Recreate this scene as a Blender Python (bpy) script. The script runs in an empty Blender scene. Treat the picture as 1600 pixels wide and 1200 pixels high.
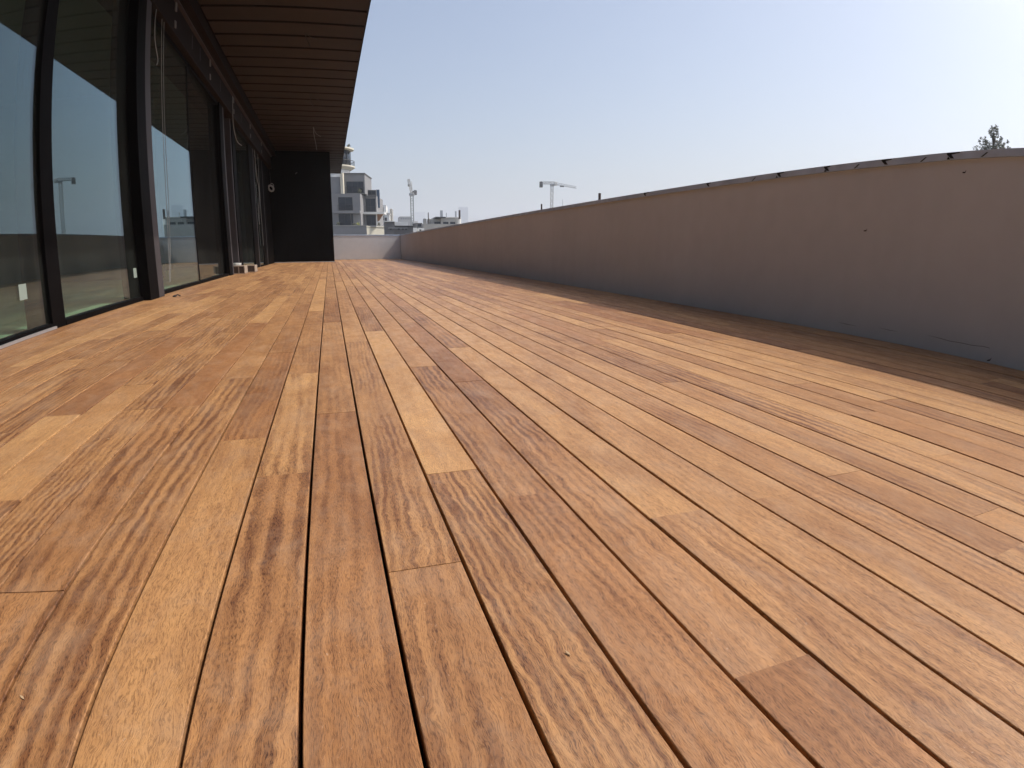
import bpy, bmesh, math, random
from mathutils import Vector, Matrix
random.seed(7)
S = bpy.context.scene
COL = S.collection

# ------------------------------------------------------------------ camera (wide phone lens with its barrel distortion)
CAM_Z = 0.502
LA, LB, LC = 9.10745821e-01, -1.77778546e-01, 6.81861181e-02
PITCH, YAW, ROLL = -2.38830082e-01, 3.12368619e-01, 6.90110648e-03
def turn(d):
    x, y, z = d
    c, s = math.cos(ROLL), math.sin(ROLL); x, z = x*c - z*s, x*s + z*c
    c, s = math.cos(PITCH), math.sin(PITCH); y, z = y*c - z*s, y*s + z*c
    c, s = math.cos(YAW), math.sin(YAW); x, y = x*c + y*s, -x*s + y*c
    return Vector((x, y, z))
def sight(px, py):
    u, v = (px-800)/800, (600-py)/800
    r = math.hypot(u, v)+1e-9; t = LA*r + LB*r**3 + LC*r**5
    return turn((math.sin(t)*u/r, math.cos(t), math.sin(t)*v/r))
cd = bpy.data.cameras.new('camera'); cam = bpy.data.objects.new('camera', cd); COL.objects.link(cam)
cd.type = 'PANO'; cd.sensor_width = 36; cd.clip_start = 0.02; cd.clip_end = 20000
lens = cd.cycles if hasattr(cd, 'cycles') and hasattr(cd.cycles, 'panorama_type') else cd
lens.panorama_type = 'FISHEYE_LENS_POLYNOMIAL'
lens.fisheye_fov = math.radians(170)
lens.fisheye_polynomial_k0 = 0
lens.fisheye_polynomial_k1 = -0.04987066468301194
lens.fisheye_polynomial_k2 = -0.00029423957061370794
lens.fisheye_polynomial_k3 = 6.879627114274007e-05
lens.fisheye_polynomial_k4 = -1.9954504826084343e-06
R, F, U = turn((1,0,0)), turn((0,1,0)), turn((0,0,1))
M = Matrix((R, U, -F)).transposed().to_4x4(); M.translation = (0, 0, CAM_Z); cam.matrix_world = M
S.camera = cam

# ------------------------------------------------------------------ sky, sun, exposure
SUN = Vector((1.0, -0.16, 1.274)).normalized()
W = bpy.data.worlds.new('World'); S.world = W; W.use_nodes = True
nt = W.node_tree; nt.nodes.clear()
sky = nt.nodes.new('ShaderNodeTexSky'); sky.sky_type = 'NISHITA'; sky.sun_disc = False
sky.sun_elevation = math.asin(SUN.z); sky.sun_rotation = math.atan2(SUN.x, SUN.y)
sky.altitude = 0; sky.air_density = 1.0; sky.dust_density = 4.0; sky.ozone_density = 1.5
bg = nt.nodes.new('ShaderNodeBackground'); bg.inputs['Strength'].default_value = 0.125
wo = nt.nodes.new('ShaderNodeOutputWorld')
nt.links.new(sky.outputs[0], bg.inputs[0]); nt.links.new(bg.outputs[0], wo.inputs[0])
sl = bpy.data.lights.new('sun', 'SUN'); sl.energy = 2.9; sl.angle = math.radians(0.55); sl.color = (1, 0.955, 0.88)
so = bpy.data.objects.new('sun', sl); COL.objects.link(so); so.location = SUN*60
so.rotation_euler = SUN.to_track_quat('Z', 'Y').to_euler()
S.view_settings.view_transform = 'Standard'; S.view_settings.look = 'None'
S.view_settings.exposure = 0.45; S.view_settings.gamma = 1.0; S.view_settings.use_curve_mapping = False
S.render.engine = 'CYCLES'
S.cycles.use_denoising = True
S.cycles.max_bounces = 8; S.cycles.diffuse_bounces = 4; S.cycles.glossy_bounces = 4
S.cycles.transparent_max_bounces = 12; S.cycles.volume_bounces = 1
S.cycles.sample_clamp_indirect = 6

# ------------------------------------------------------------------ material helpers
class NT:
    def __init__(s, m): s.m = m; s.t = m.node_tree
    def n(s, typ, **kw):
        o = s.t.nodes.new('ShaderNode'+typ)
        for k, v in kw.items(): setattr(o, k, v)
        return o
    def l(s, a, b): s.t.links.new(a, b)
    def val(s, sock, v):
        if hasattr(v, 'bl_idname') or isinstance(v, bpy.types.NodeSocket): s.l(v, sock)
        else: sock.default_value = v
    def math(s, op, a, b=0.0, clamp=False):
        o = s.n('Math', operation=op, use_clamp=clamp); s.val(o.inputs[0], a); s.val(o.inputs[1], b); return o.outputs[0]
    def mix(s, f, a, b, mode='MIX'):
        o = s.n('Mix', data_type='RGBA', blend_type=mode); s.val(o.inputs[0], f); s.val(o.inputs[6], a); s.val(o.inputs[7], b); return o.outputs[2]
    def ramp(s, f, stops):
        o = s.n('ValToRGB'); e = o.color_ramp.elements
        while len(e) < len(stops): e.new(0.5)
        for i, (p, c) in enumerate(stops):
            e[i].position = p; e[i].color = (c, c, c, 1) if not isinstance(c, tuple) else (*c, 1)
        s.l(f, o.inputs[0]); return o.outputs[0]
    def noise(s, vec, scale=1.0, detail=2.0, rough=0.5, dist=0.0):
        o = s.n('TexNoise'); s.l(vec, o.inputs['Vector']); o.inputs['Scale'].default_value = scale
        o.inputs['Detail'].default_value = detail; o.inputs['Roughness'].default_value = rough; o.inputs['Distortion'].default_value = dist
        return o.outputs[0]
    def vmul(s, vec, xyz):
        o = s.n('VectorMath', operation='MULTIPLY'); s.l(vec, o.inputs[0]); o.inputs[1].default_value = xyz; return o.outputs[0]
def newmat(name):
    m = bpy.data.materials.new(name); m.use_nodes = True; k = NT(m)
    return m, k, m.node_tree.nodes['Principled BSDF']
def c3(*c): return (*c, 1)
def plain(name, col, rough=0.6, metal=0.0, var=0.12, scale=3.0, bump=0.0, bscale=60.0, spec=0.5, stretch=(1,1,1)):
    m, k, p = newmat(name)
    tc = k.n('TexCoord').outputs['Object']; v = k.vmul(tc, stretch)
    n = k.noise(v, scale, 5, 0.6)
    f = k.ramp(n, [(0.3, 0.0), (0.7, 1.0)])
    a = tuple(max(0, c*(1-var)) for c in col); b = tuple(min(1, c*(1+var)) for c in col)
    k.l(k.mix(f, c3(*a), c3(*b)), p.inputs['Base Color'])
    p.inputs['Roughness'].default_value = rough; p.inputs['Metallic'].default_value = metal
    p.inputs['Specular IOR Level'].default_value = spec
    if bump:
        b_ = k.n('Bump'); b_.inputs['Strength'].default_value = bump; b_.inputs['Distance'].default_value = 0.003
        k.l(k.noise(tc, bscale, 4, 0.6), b_.inputs['Height']); k.l(b_.outputs[0], p.inputs['Normal'])
    return m

# ------------------------------------------------------------------ wood of the deck
def wood_mat():
    m, k, p = newmat('hardwood_boards')
    uv = k.n('UVMap', uv_map='board').outputs[0]
    at = k.n('Attribute', attribute_name='tone').outputs
    sep = k.n('SeparateColor'); k.l(at['Color'], sep.inputs[0]); tone, fig, seed = sep.outputs
    s3 = k.n('CombineXYZ'); k.l(k.math('MULTIPLY', seed, 91.0), s3.inputs[2])
    add = k.n('VectorMath', operation='ADD'); k.l(uv, add.inputs[0]); k.l(s3.outputs[0], add.inputs[1]); P0 = add.outputs[0]
    xyz = k.n('SeparateXYZ'); k.l(P0, xyz.inputs[0]); u, v = xyz.outputs[0], xyz.outputs[1]
    # the grain wanders slowly, trembles finely and runs at a slant of its own on every board
    w1 = k.math('MULTIPLY', k.math('SUBTRACT', k.noise(k.vmul(P0, (3, 1.0, 1)), 1.0, 2, 0.5), 0.5), 0.075)
    w2 = k.math('MULTIPLY', k.math('SUBTRACT', k.noise(k.vmul(P0, (22, 13, 1)), 1.0, 2, 0.55), 0.5), 0.024)
    slant = k.math('MULTIPLY', v, k.math('MULTIPLY', k.math('SUBTRACT', seed, 0.5), 0.05))
    uu = k.math('ADD', u, k.math('ADD', slant, k.math('ADD', w1, w2)))
    cua = k.n('CombineXYZ'); k.l(uu, cua.inputs[0]); k.l(v, cua.inputs[1]); k.l(k.math('MULTIPLY', seed, 91.0), cua.inputs[2]); P1a = cua.outputs[0]
    # ribbon figure of interlocked grain
    fr = k.math('ADD', 26.0, k.math('MULTIPLY', k.math('FRACT', k.math('MULTIPLY', seed, 7.3)), 36.0))
    rib = k.math('SINE', k.math('MULTIPLY', k.math('MULTIPLY', uu, fr), 6.2832))
    rib2 = k.noise(k.vmul(P1a, (62, 1.9, 1)), 1.0, 3, 0.58, 0.1)
    rib = k.math('ADD', k.math('MULTIPLY', rib, 0.13), rib2)
    rib = k.ramp(rib, [(0.38, 0.0), (0.64, 1.0)])
    am = k.ramp(k.noise(k.vmul(P0, (11, 2.4, 1)), 1.0, 3, 0.55), [(0.34, 0.25), (0.62, 1.0)])
    band = k.math('MULTIPLY', k.math('MULTIPLY', rib, am), fig)
    # fibres and short open pores
    cu = k.n('CombineXYZ'); k.l(uu, cu.inputs[0]); k.l(v, cu.inputs[1]); k.l(k.math('MULTIPLY', seed, 91.0), cu.inputs[2]); P1 = cu.outputs[0]
    po = k.ramp(k.noise(k.vmul(P1, (760, 85, 1)), 1.0, 3, 0.7, 0.15), [(0.48, 0.0), (0.60, 1.0)])
    fb = k.ramp(k.noise(k.vmul(P1, (420, 22, 1)), 1.0, 3, 0.65, 0.1), [(0.34, 0.0), (0.68, 1.0)])
    bl = k.ramp(k.noise(k.vmul(P0, (7, 1.6, 1)), 1.0, 5, 0.62, 0.6), [(0.38, 0.0), (0.66, 1.0)])
    bl2 = k.ramp(k.noise(k.vmul(P0, (26, 11, 1)), 1.0, 4, 0.65, 0.4), [(0.35, 0.0), (0.70, 1.0)])
    lightc = k.mix(tone, c3(0.355, 0.140, 0.052), c3(0.720, 0.410, 0.170))
    midc = k.mix(tone, c3(0.135, 0.049, 0.021), c3(0.315, 0.140, 0.056))
    darkc = c3(0.052, 0.018, 0.010)
    f1 = k.math('ADD', k.math('MULTIPLY', band, 0.82), k.math('ADD', k.math('MULTIPLY', bl, 0.46), k.math('MULTIPLY', bl2, 0.26)), clamp=True)
    col = k.mix(f1, lightc, midc)
    f2 = k.math('MULTIPLY', po, k.math('ADD', 0.38, k.math('MULTIPLY', band, 0.46)))
    f2 = k.math('ADD', f2, k.math('MULTIPLY', fb, k.math('ADD', 0.17, k.math('MULTIPLY', band, 0.18))), clamp=True)
    col = k.mix(f2, col, darkc)
    # dry dust and pale scuffs
    du = k.ramp(k.noise(k.vmul(P0, (12, 6, 1)), 1.0, 6, 0.72, 0.5), [(0.46, 0.0), (0.74, 1.0)])
    col = k.mix(k.math('MULTIPLY', du, 0.30), col, c3(0.46, 0.32, 0.215))
    sp = k.ramp(k.noise(k.vmul(P0, (260, 150, 1)), 1.0, 2, 0.5), [(0.71, 0.0), (0.78, 1.0)])
    col = k.mix(k.math('MULTIPLY', sp, 0.45), col, c3(0.52, 0.40, 0.30))
    k.l(col, p.inputs['Base Color'])
    k.l(k.math('ADD', 0.41, k.math('MULTIPLY', bl2, 0.16)), p.inputs['Roughness'])
    p.inputs['Specular IOR Level'].default_value = 0.42
    b = k.n('Bump'); b.inputs['Strength'].default_value = 0.30; b.inputs['Distance'].default_value = 0.0006
    k.l(k.math('SUBTRACT', k.math('MULTIPLY', fb, -0.5), po), b.inputs['Height']); k.l(b.outputs[0], p.inputs['Normal'])
    return m

def stucco_mat(name, col):
    m, k, p = newmat(name)
    tc = k.n('TexCoord').outputs['Object']
    n = k.noise(tc, 0.9, 5, 0.6); n2 = k.noise(tc, 7, 4, 0.6); n3 = k.noise(k.vmul(tc, (6, 6, 0.8)), 1, 3, 0.6)
    f = k.math('ADD', k.math('MULTIPLY', n, 0.5), k.math('ADD', k.math('MULTIPLY', n2, 0.25), k.math('MULTIPLY', n3, 0.25)))
    f = k.ramp(f, [(0.36, 0.0), (0.64, 1.0)])
    k.l(k.mix(f, c3(*(c*0.925 for c in col)), c3(*(min(1, c*1.03) for c in col))), p.inputs['Base Color'])
    p.inputs['Roughness'].default_value = 0.92; p.inputs['Specular IOR Level'].default_value = 0.125
    b = k.n('Bump'); b.inputs['Strength'].default_value = 0.5; b.inputs['Distance'].default_value = 0.0025
    h = k.math('ADD', k.noise(tc, 260, 3, 0.6), k.math('MULTIPLY', k.noise(tc, 9, 3, 0.6), 1.6))
    k.l(h, b.inputs['Height']); k.l(b.outputs[0], p.inputs['Normal'])
    return m

def glass_mat(name, tint, dust=0.05, ior=1.5):
    m, k, p = newmat(name); m.node_tree.nodes.remove(p)
    out = m.node_tree.nodes['Material Output']
    g = k.n('NewGeometry')
    io = k.math('ADD', ior, k.math('MULTIPLY', g.outputs['Backfacing'], 1/ior-ior))
    fr = k.n('Fresnel'); k.l(io, fr.inputs['IOR'])
    tr = k.n('BsdfTransparent'); tr.inputs[0].default_value = c3(*tint)
    gl = k.n('BsdfGlossy'); gl.inputs[0].default_value = c3(0.74, 0.89, 1.0); gl.inputs['Roughness'].default_value = 0.004
    mx = k.n('MixShader'); k.l(fr.outputs[0], mx.inputs[0]); k.l(tr.outputs[0], mx.inputs[1]); k.l(gl.outputs[0], mx.inputs[2])
    tc = k.n('TexCoord').outputs['Object']
    n = k.math('ADD', k.math('MULTIPLY', k.noise(k.vmul(tc, (3, 9, 0.5)), 1, 4, 0.6), 0.6), k.math('MULTIPLY', k.noise(tc, 1.6, 5, 0.65), 0.4))
    n = k.ramp(n, [(0.38, 0.25), (0.68, 1.0)])
    di = k.n('BsdfDiffuse'); di.inputs[0].default_value = c3(0.55, 0.53, 0.5)
    mx2 = k.n('MixShader'); k.l(k.math('MULTIPLY', n, dust), mx2.inputs[0]); k.l(mx.outputs[0], mx2.inputs[1]); k.l(di.outputs[0], mx2.inputs[2])
    k.l(mx2.outputs[0], out.inputs['Surface'])
    return m

MAT = dict(
    wood=wood_mat(),
    under=plain('dark_subframe', (0.02, 0.014, 0.011), 0.9),
    stucco=stucco_mat('parapet_stucco', (0.60, 0.60, 0.605)),
    cap=plain('grey_flashing', (0.45, 0.54, 0.67), 0.55, 0.0, 0.14, 6, 0.2, 30),
    tape=plain('black_tape', (0.012, 0.012, 0.013), 0.6),
    crack=plain('cracked_plaster', (0.16, 0.14, 0.13), 0.95),  # dark tone of the hairline cracks and chipped plaster
    black=plain('black_aluminium', (0.0042, 0.0037, 0.0040), 0.6, 0.0, 0.2, 4, spec=0.03),
    header=plain('dark_brown_aluminium', (0.0125, 0.0072, 0.0065), 0.6, 0.0, 0.15, 3, spec=0.08),
    grey=plain('grey_aluminium_guide', (0.055, 0.048, 0.051), 0.55, 0.0, 0.12, spec=0.15),
    bracket=plain('dull_zinc', (0.16, 0.15, 0.145), 0.6),
    alu=plain('bare_aluminium', (0.55, 0.56, 0.58), 0.35, 0.7, 0.08),
    soffit=plain('brown_soffit_panel', (0.024, 0.0146, 0.0118), 0.65, 0.0, 0.18, 2.5, 0.1, 40, spec=0.25),
    block=plain('black_cladding', (0.0028, 0.0028, 0.0036), 0.75, 0.0, 0.25, 1.2, spec=0.05),
    roof=plain('roof_membrane', (0.22, 0.21, 0.2), 0.9),
    glass=glass_mat('clear_glazing', (0.74, 0.86, 0.79), 0.030, 1.62),
    dusty=glass_mat('dusty_glazing', (0.55, 0.55, 0.5), 0.035, 1.5),
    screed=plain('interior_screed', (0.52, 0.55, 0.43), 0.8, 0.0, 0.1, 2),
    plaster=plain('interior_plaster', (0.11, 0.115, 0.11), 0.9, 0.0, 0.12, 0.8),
    paper=plain('white_paper', (0.24, 0.29, 0.255), 0.7, 0, 0.04),
    white_tub=plain('white_plastic', (0.7, 0.7, 0.68), 0.5),
    cord=plain('pale_cord', (0.24, 0.235, 0.225), 0.7),
    cable=plain('dark_cable', (0.03, 0.028, 0.027), 0.6),
    offpale=plain('pale_sawn_wood', (0.33, 0.26, 0.20), 0.8, 0, 0.12, 9),
    offdark=plain('dark_stained_core', (0.06, 0.035, 0.024), 0.75, 0, 0.3, 14, 0.3, 40),
    rust=plain('rusty_bar', (0.075, 0.05, 0.042), 0.8, 0.2, 0.35, 30),
    chip=plain('pale_shaving', (0.45, 0.31, 0.18), 0.8),
    ground=plain('city_ground', (0.16, 0.15, 0.13), 0.95, 0, 0.35, 0.02),
)

# ------------------------------------------------------------------ mesh helpers
class MB:
    def __init__(s): s.v = []; s.f = []; s.sm = False
    def box(s, x0, x1, y0, y1, z0, z1):
        n = len(s.v)
        s.v += [(x0,y0,z0),(x1,y0,z0),(x1,y1,z0),(x0,y1,z0),(x0,y0,z1),(x1,y0,z1),(x1,y1,z1),(x0,y1,z1)]
        s.f += [tuple(n+i for i in q) for q in ((3,2,1,0),(4,5,6,7),(0,1,5,4),(1,2,6,5),(2,3,7,6),(3,0,4,7))]
        return s
    def prism(s, pts, d):                 # pts: planar loop (3D), extruded by vector d
        n = len(s.v); k = len(pts); d = Vector(d)
        s.v += [tuple(p) for p in pts] + [tuple(Vector(p)+d) for p in pts]
        s.f += [tuple(range(n+k-1, n-1, -1)), tuple(range(n+k, n+2*k))]
        s.f += [(n+i, n+(i+1) % k, n+k+(i+1) % k, n+k+i) for i in range(k)]
        return s
    def tube(s, pts, r, n=6, r2=None):
        pts = [Vector(p) for p in pts]; b = len(s.v); K = len(pts)
        for i, p in enumerate(pts):
            t = (pts[min(i+1, K-1)]-pts[max(i-1, 0)]).normalized()
            a = t.orthogonal().normalized() if i == 0 else (a - t*a.dot(t)).normalized()
            c = t.cross(a); rr = r if r2 is None else r+(r2-r)*i/(K-1)
            for j in range(n):
                q = 2*math.pi*j/n; s.v.append(tuple(p+(a*math.cos(q)+c*math.sin(q))*rr))
        for i in range(K-1):
            for j in range(n):
                s.f.append((b+i*n+j, b+i*n+(j+1) % n, b+(i+1)*n+(j+1) % n, b+(i+1)*n+j))
        s.f.append(tuple(b+j for j in range(n-1, -1, -1))); s.f.append(tuple(b+(K-1)*n+j for j in range(n)))
        return s
    def lathe(s, cx, cy, prof, n=32):     # prof: (r,z) list, closed at both ends by r=0 if wanted
        b = len(s.v)
        for r, z in prof:
            for j in range(n):
                q = 2*math.pi*j/n; s.v.append((cx+r*math.cos(q), cy+r*math.sin(q), z))
        for i in range(len(prof)-1):
            for j in range(n):
                s.f.append((b+i*n+j, b+i*n+(j+1) % n, b+(i+1)*n+(j+1) % n, b+(i+1)*n+j))
        s.f.append(tuple(b+j for j in range(n-1, -1, -1))); s.f.append(tuple(b+(len(prof)-1)*n+j for j in range(n)))
        return s
    def mesh(s, name, off=(0,0,0)):
        me = bpy.data.meshes.new(name); o = Vector(off)
        me.from_pydata([tuple(Vector(v)-o) for v in s.v], [], s.f); me.update(); return me
def build(name, mb, mat, parent=None, bevel=0.0, smooth=False, local=False):
    off = (0,0,0) if (parent is None or local) else OFF.get(parent.name, (0,0,0))
    me = mb.mesh(name, off); me.materials.append(MAT[mat] if isinstance(mat, str) else mat)
    if bevel:
        b = bmesh.new(); b.from_mesh(me)
        bmesh.ops.bevel(b, geom=b.edges[:], offset=bevel, segments=2, profile=0.5, affect='EDGES'); b.to_mesh(me); b.free()
    if smooth:
        for q in me.polygons: q.use_smooth = True
    o = bpy.data.objects.new(name, me); COL.objects.link(o)
    if parent: o.parent = parent; OFF[o.name] = off
    return o
OFF = {}
def thing(name, label, cat, loc=(0,0,0), rz=0.0, group=None):
    o = bpy.data.objects.new(name, None); COL.objects.link(o); o.location = loc; o.rotation_euler = (0,0,rz); o.empty_display_size = 0.2
    o['label'] = label; o['category'] = cat
    if group: o['group'] = group
    OFF[o.name] = tuple(loc); return o
def tag(o, label, cat, group=None):
    o['label'] = label; o['category'] = cat
    if group: o['group'] = group
    return o
def struct(o): o['kind'] = 'structure'; return o
def B(*a): return MB().box(*a)

# ------------------------------------------------------------------ ground and deck
GZ = -16.0
struct(build('ground', B(-4900, 4900, -4900, 4900, GZ-0.3, GZ), 'ground'))
deck = struct(build('deck', B(-1.985, 3.16, -2.6, 26.38, -0.10, -0.045), 'under'))
X0, PW, GAP = -0.0725, 0.125, 0.0060
YA, YB = -2.55, 26.37
JOINTS = {0:[1.755], -1:[2.376, 4.796, 9.8], 1:[0.807, 3.132], 2:[1.188, 3.499], 3:[1.020, 2.371, 7.183], 5:[0.846, 2.79], 6:[2.006, 7.691],
          7:[0.850, 4.688], 4:[0.44, 2.05], 8:[1.627, 7.003], 9:[0.484, 0.891, 3.94], 13:[1.256], 14:[1.646], 12:[0.886], -6:[2.355], -4:[1.964, 4.156],
          -3:[2.353], -5:[1.972, 6.325], -2:[1.561], -7:[1.955], 11:[5.289]}
# look of particular boards: (row, y inside) -> (tone, figure)
LOOK = {(2, 2.3):(0.90, 0.12), (5, 1.8):(0.80, 0.22), (-1, 7.0):(0.84, 0.1), (-1, 3.5):(0.5, 0.3), (-2, 1.0):(0.66, 0.16), (-1, 1.0):(0.42, 1.0),
        (0, 1.0):(0.34, 0.5), (0, 3.0):(0.52, 0.3), (1, 0.5):(0.46, 0.6), (1, 2.0):(0.60, 0.62), (2, 0.6):(0.58, 0.95), (3, 0.6):(0.36, 0.6), (3, 1.7):(0.46, 0.75),
        (4, 1.2):(0.46, 0.7), (4, 3.0):(0.30, 0.3), (4, 0.2):(0.33, 0.4), (5, 0.4):(0.62, 0.4), (6, 1.0):(0.66, 0.35), (7, 0.4):(0.66, 0.15), (7, 2.0):(0.74, 0.25),
        (8, 1.0):(0.52, 0.55), (8, 3.0):(0.68, 0.4), (9, 2.0):(0.76, 0.3), (-3, 1.0):(0.56, 0.9), (-4, 1.0):(0.42, 0.8), (-5, 1.0):(0.6, 0.75), (-6, 1.5):(0.68, 0.1),
        (-4, 6.0):(0.84, 0.1), (6, 4.0):(0.85, 0.2), (3, 9.0):(0.84, 0.15), (6, 9.0):(0.84, 0.15)}
def board_mesh(mb_v, mb_f, uvs, tones, x0, x1, y0, y1, tone, fig, seed, dz):
    n = len(mb_v); ch = 0.0010; zt = dz; prof = [(x0, -0.045), (x0, zt-ch), (x0+ch, zt), (x1-ch, zt), (x1, zt-ch), (x1, -0.045)]
    for y in (y0, y1):
        for (x, z) in prof:
            mb_v.append((x, y, z)); uvs.append((x-x0+(z-zt)*0.3, y)); tones.append((tone, fig, seed, 1))
    for i in range(5): mb_f.append((n+i+1, n+i, n+6+i, n+6+i+1))
    mb_f.append(tuple(n+i for i in range(6))); mb_f.append(tuple(n+11-i for i in range(6)))
def link_boards(name, v, f, uvs, tones, parent):
    me = bpy.data.meshes.new(name); me.from_pydata(v, [], f); me.update()
    ul = me.uv_layers.new(name='board')
    for lp in me.loops: ul.data[lp.index].uv = uvs[lp.vertex_index]
    ca = me.attributes.new('tone', 'FLOAT_COLOR', 'POINT')
    for i, t in enumerate(tones): ca.data[i].color = t
    me.materials.append(MAT['wood'])
    o = bpy.data.objects.new(name, me); COL.objects.link(o); o.parent = parent; return o
boards = []
rb = random.Random(21)
for row in range(-16, 26):
    xa, xb = X0+row*PW+GAP/2, X0+(row+1)*PW-GAP/2
    xa, xb = max(xa, -1.974), min(xb, 3.148)
    if xb-xa < 0.02: continue
    js = list(JOINTS.get(row, []))
    y = (js[-1] if js else YA+rb.uniform(0.2, 1.6))
    if not js: js = [y]
    while True:
        y += rb.choice((0.75, 1.1, 1.3, 1.55, 1.8, 2.1, 2.4))+rb.uniform(-0.15, 0.15)
        if y > YB-0.5: break
        js.append(y)
    y = js[0]
    while True:
        y -= rb.choice((1.1, 1.5, 1.9, 2.3))
        if y < YA+0.3: break
        js.insert(0, y)
    ys = [YA]+js+[YB]
    for a, b in zip(ys, ys[1:]):
        tone = min(0.95, max(0.25, rb.gauss(0.56, 0.15))); fig = rb.choice((0.1, 0.25, 0.4, 0.6, 0.85))
        if rb.random() < 0.09: tone, fig = rb.uniform(0.74, 0.86), 0.2
        for (r_, yy), lk in LOOK.items():
            if r_ == row and a <= yy < b: tone, fig = lk
        area = 0.0
        for i in range(12):
            yy = a+(b-a)*(i+0.5)/12; xm = (xa+xb)/2
            if yy < 0.05: continue
            az = math.degrees(math.atan2(xm, yy))
            d = math.sqrt(xm*xm+yy*yy+CAM_Z**2)
            if d < 0.62 or not -44 < az < 72: continue
            area += (b-a)/12*PW*CAM_Z/d**3
        boards.append((area, xa, xb, a+0.0004, b-0.0004, tone, fig, rb.random(), rb.uniform(-0.001, 0.001)))
boards.sort(key=lambda q: -q[0])
for q in boards[:300]:
    v, f, u, t = [], [], [], []
    board_mesh(v, f, u, t, *q[1:]); link_boards('plank', v, f, u, t, deck)
v, f, u, t = [], [], [], []
for q in boards[300:]: board_mesh(v, f, u, t, *q[1:])
o = link_boards('far_planks', v, f, u, t, deck); o['kind'] = 'stuff'

# ------------------------------------------------------------------ parapets
WX, WT = 3.154, 1.085
par = thing('parapet_wall', 'long plastered parapet wall along the right side of the deck, in shade', 'wall', (3.28, 12, 0))
def topz(y): return WT+min(0.022, max(0.0, 2.4-y)*0.016)
def ribbon(x0, x1, z0, dz):                 # long bar whose top follows topz
    ys = (-2.6, 1.025, 2.4, 26.70)
    return MB().prism([(x0, y, z0 if z0 is not None else topz(y)-0.041) for y in ys]+[(x0, y, topz(y)+dz) for y in ys[::-1]], (x1-x0, 0, 0))
build('wall', ribbon(WX, 3.42, -0.4, -0.042), 'stucco', par)
cap = build('coping', ribbon(WX-0.012, 3.44, None, 0.0), 'cap', par)
def capmark(y, z0, pts):                     # black strip of tape on the coping's face
    q = [(WX-0.0125, y+a, topz(y+a)-0.041+b) for a, b in pts]
    build('tape_scrap', MB().prism(q, (-0.0012, 0, 0)), 'tape', cap)
ZB = WT-0.041
for y, w in ((3.405, 0.05), (2.962, 0.03), (2.506, 0.05), (2.063, 0.06), (4.25, 0.04), (5.3, 0.08)):
    capmark(y, ZB, [(0.0, 0.008), (-0.022, 0.006), (-0.004, 0.028), (-w, 0.034), (-w*0.9, 0.0385), (0.026, 0.0385), (0.024, 0.030)][::-1])
for y in (3.44, 2.985, 2.088): capmark(y, ZB, [(0.0, 0.003), (-0.022, 0.003), (-0.010, 0.018)])
for y in (2.262, 1.877, 3.7, 2.74): capmark(y, ZB, [(0.0, 0.004), (-0.012, 0.004), (-0.045, 0.026), (-0.036, 0.027)])
for (y, z) in ((2.612, 0.66), (1.976, 0.98), (1.71, 0.016)):
    build('nail', MB().tube([(WX+0.004, y, z), (WX-0.016, y+0.004, z-0.003)], 0.0035, 6), 'rust', par)
    build('chip_mark', MB().prism([(WX-0.0008, y-0.003, z-0.002), (WX-0.0008, y+0.004, z-0.006), (WX-0.0008, y-0.005, z+0.012), (WX-0.0008, y-0.008, z+0.011)], (-0.0005, 0, 0)), 'crack', par)
def crack(pts, w):
    a = [(WX-0.0006, y, z+w*(1 if 0 < i < len(pts)-1 else 0.2)) for i, (y, z) in enumerate(pts)]
    b = [(WX-0.0006, y, z-w*(1 if 0 < i < len(pts)-1 else 0.2)) for i, (y, z) in enumerate(pts)]
    build('crack', MB().prism(a+b[::-1], (-0.0004, 0, 0)), 'crack', par)
crack([(2.746, 0.066), (2.68, 0.062), (2.60, 0.061)], 0.0016)
crack([(2.44, 0.075), (2.36, 0.070), (2.30, 0.071)], 0.0012)
crack([(2.10, 0.081), (2.02, 0.076), (1.96, 0.071), (1.90, 0.073), (1.82, 0.072), (1.76, 0.078), (1.722, 0.076), (1.72, 0.068)], 0.0013)
parf = thing('parapet_wall', 'short plastered parapet wall closing the far end of the deck', 'wall', (1.6, 26.5, 0))
build('wall', B(0.17, WX-0.001, 26.40, 26.64, -0.4, WT-0.038), 'stucco', parf)
build('coping', B(0.17, WX-0.014, 26.385, 26.66, WT-0.037, WT+0.003), 'cap', parf, 0.003)
for y, h, r, lab in ((8.61, 0.105, 0.0125, 'thin rusty steel bar on the parapet top, the farther one'), (6.57, 0.10, 0.0165, 'rusty steel bar on the parapet top, the nearer one')):
    mb = MB().tube([(3.25, y, WT-0.01), (3.251, y, WT+h*0.5), (3.2505, y+0.001, WT+h)], r, 10).tube([(3.25, y, WT-0.002), (3.25, y, WT+0.006)], r*1.7, 10)
    tag(build('steel_bar', mb, 'rust'), lab, 'steel bar', 'steel bars on the parapet')

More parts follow.
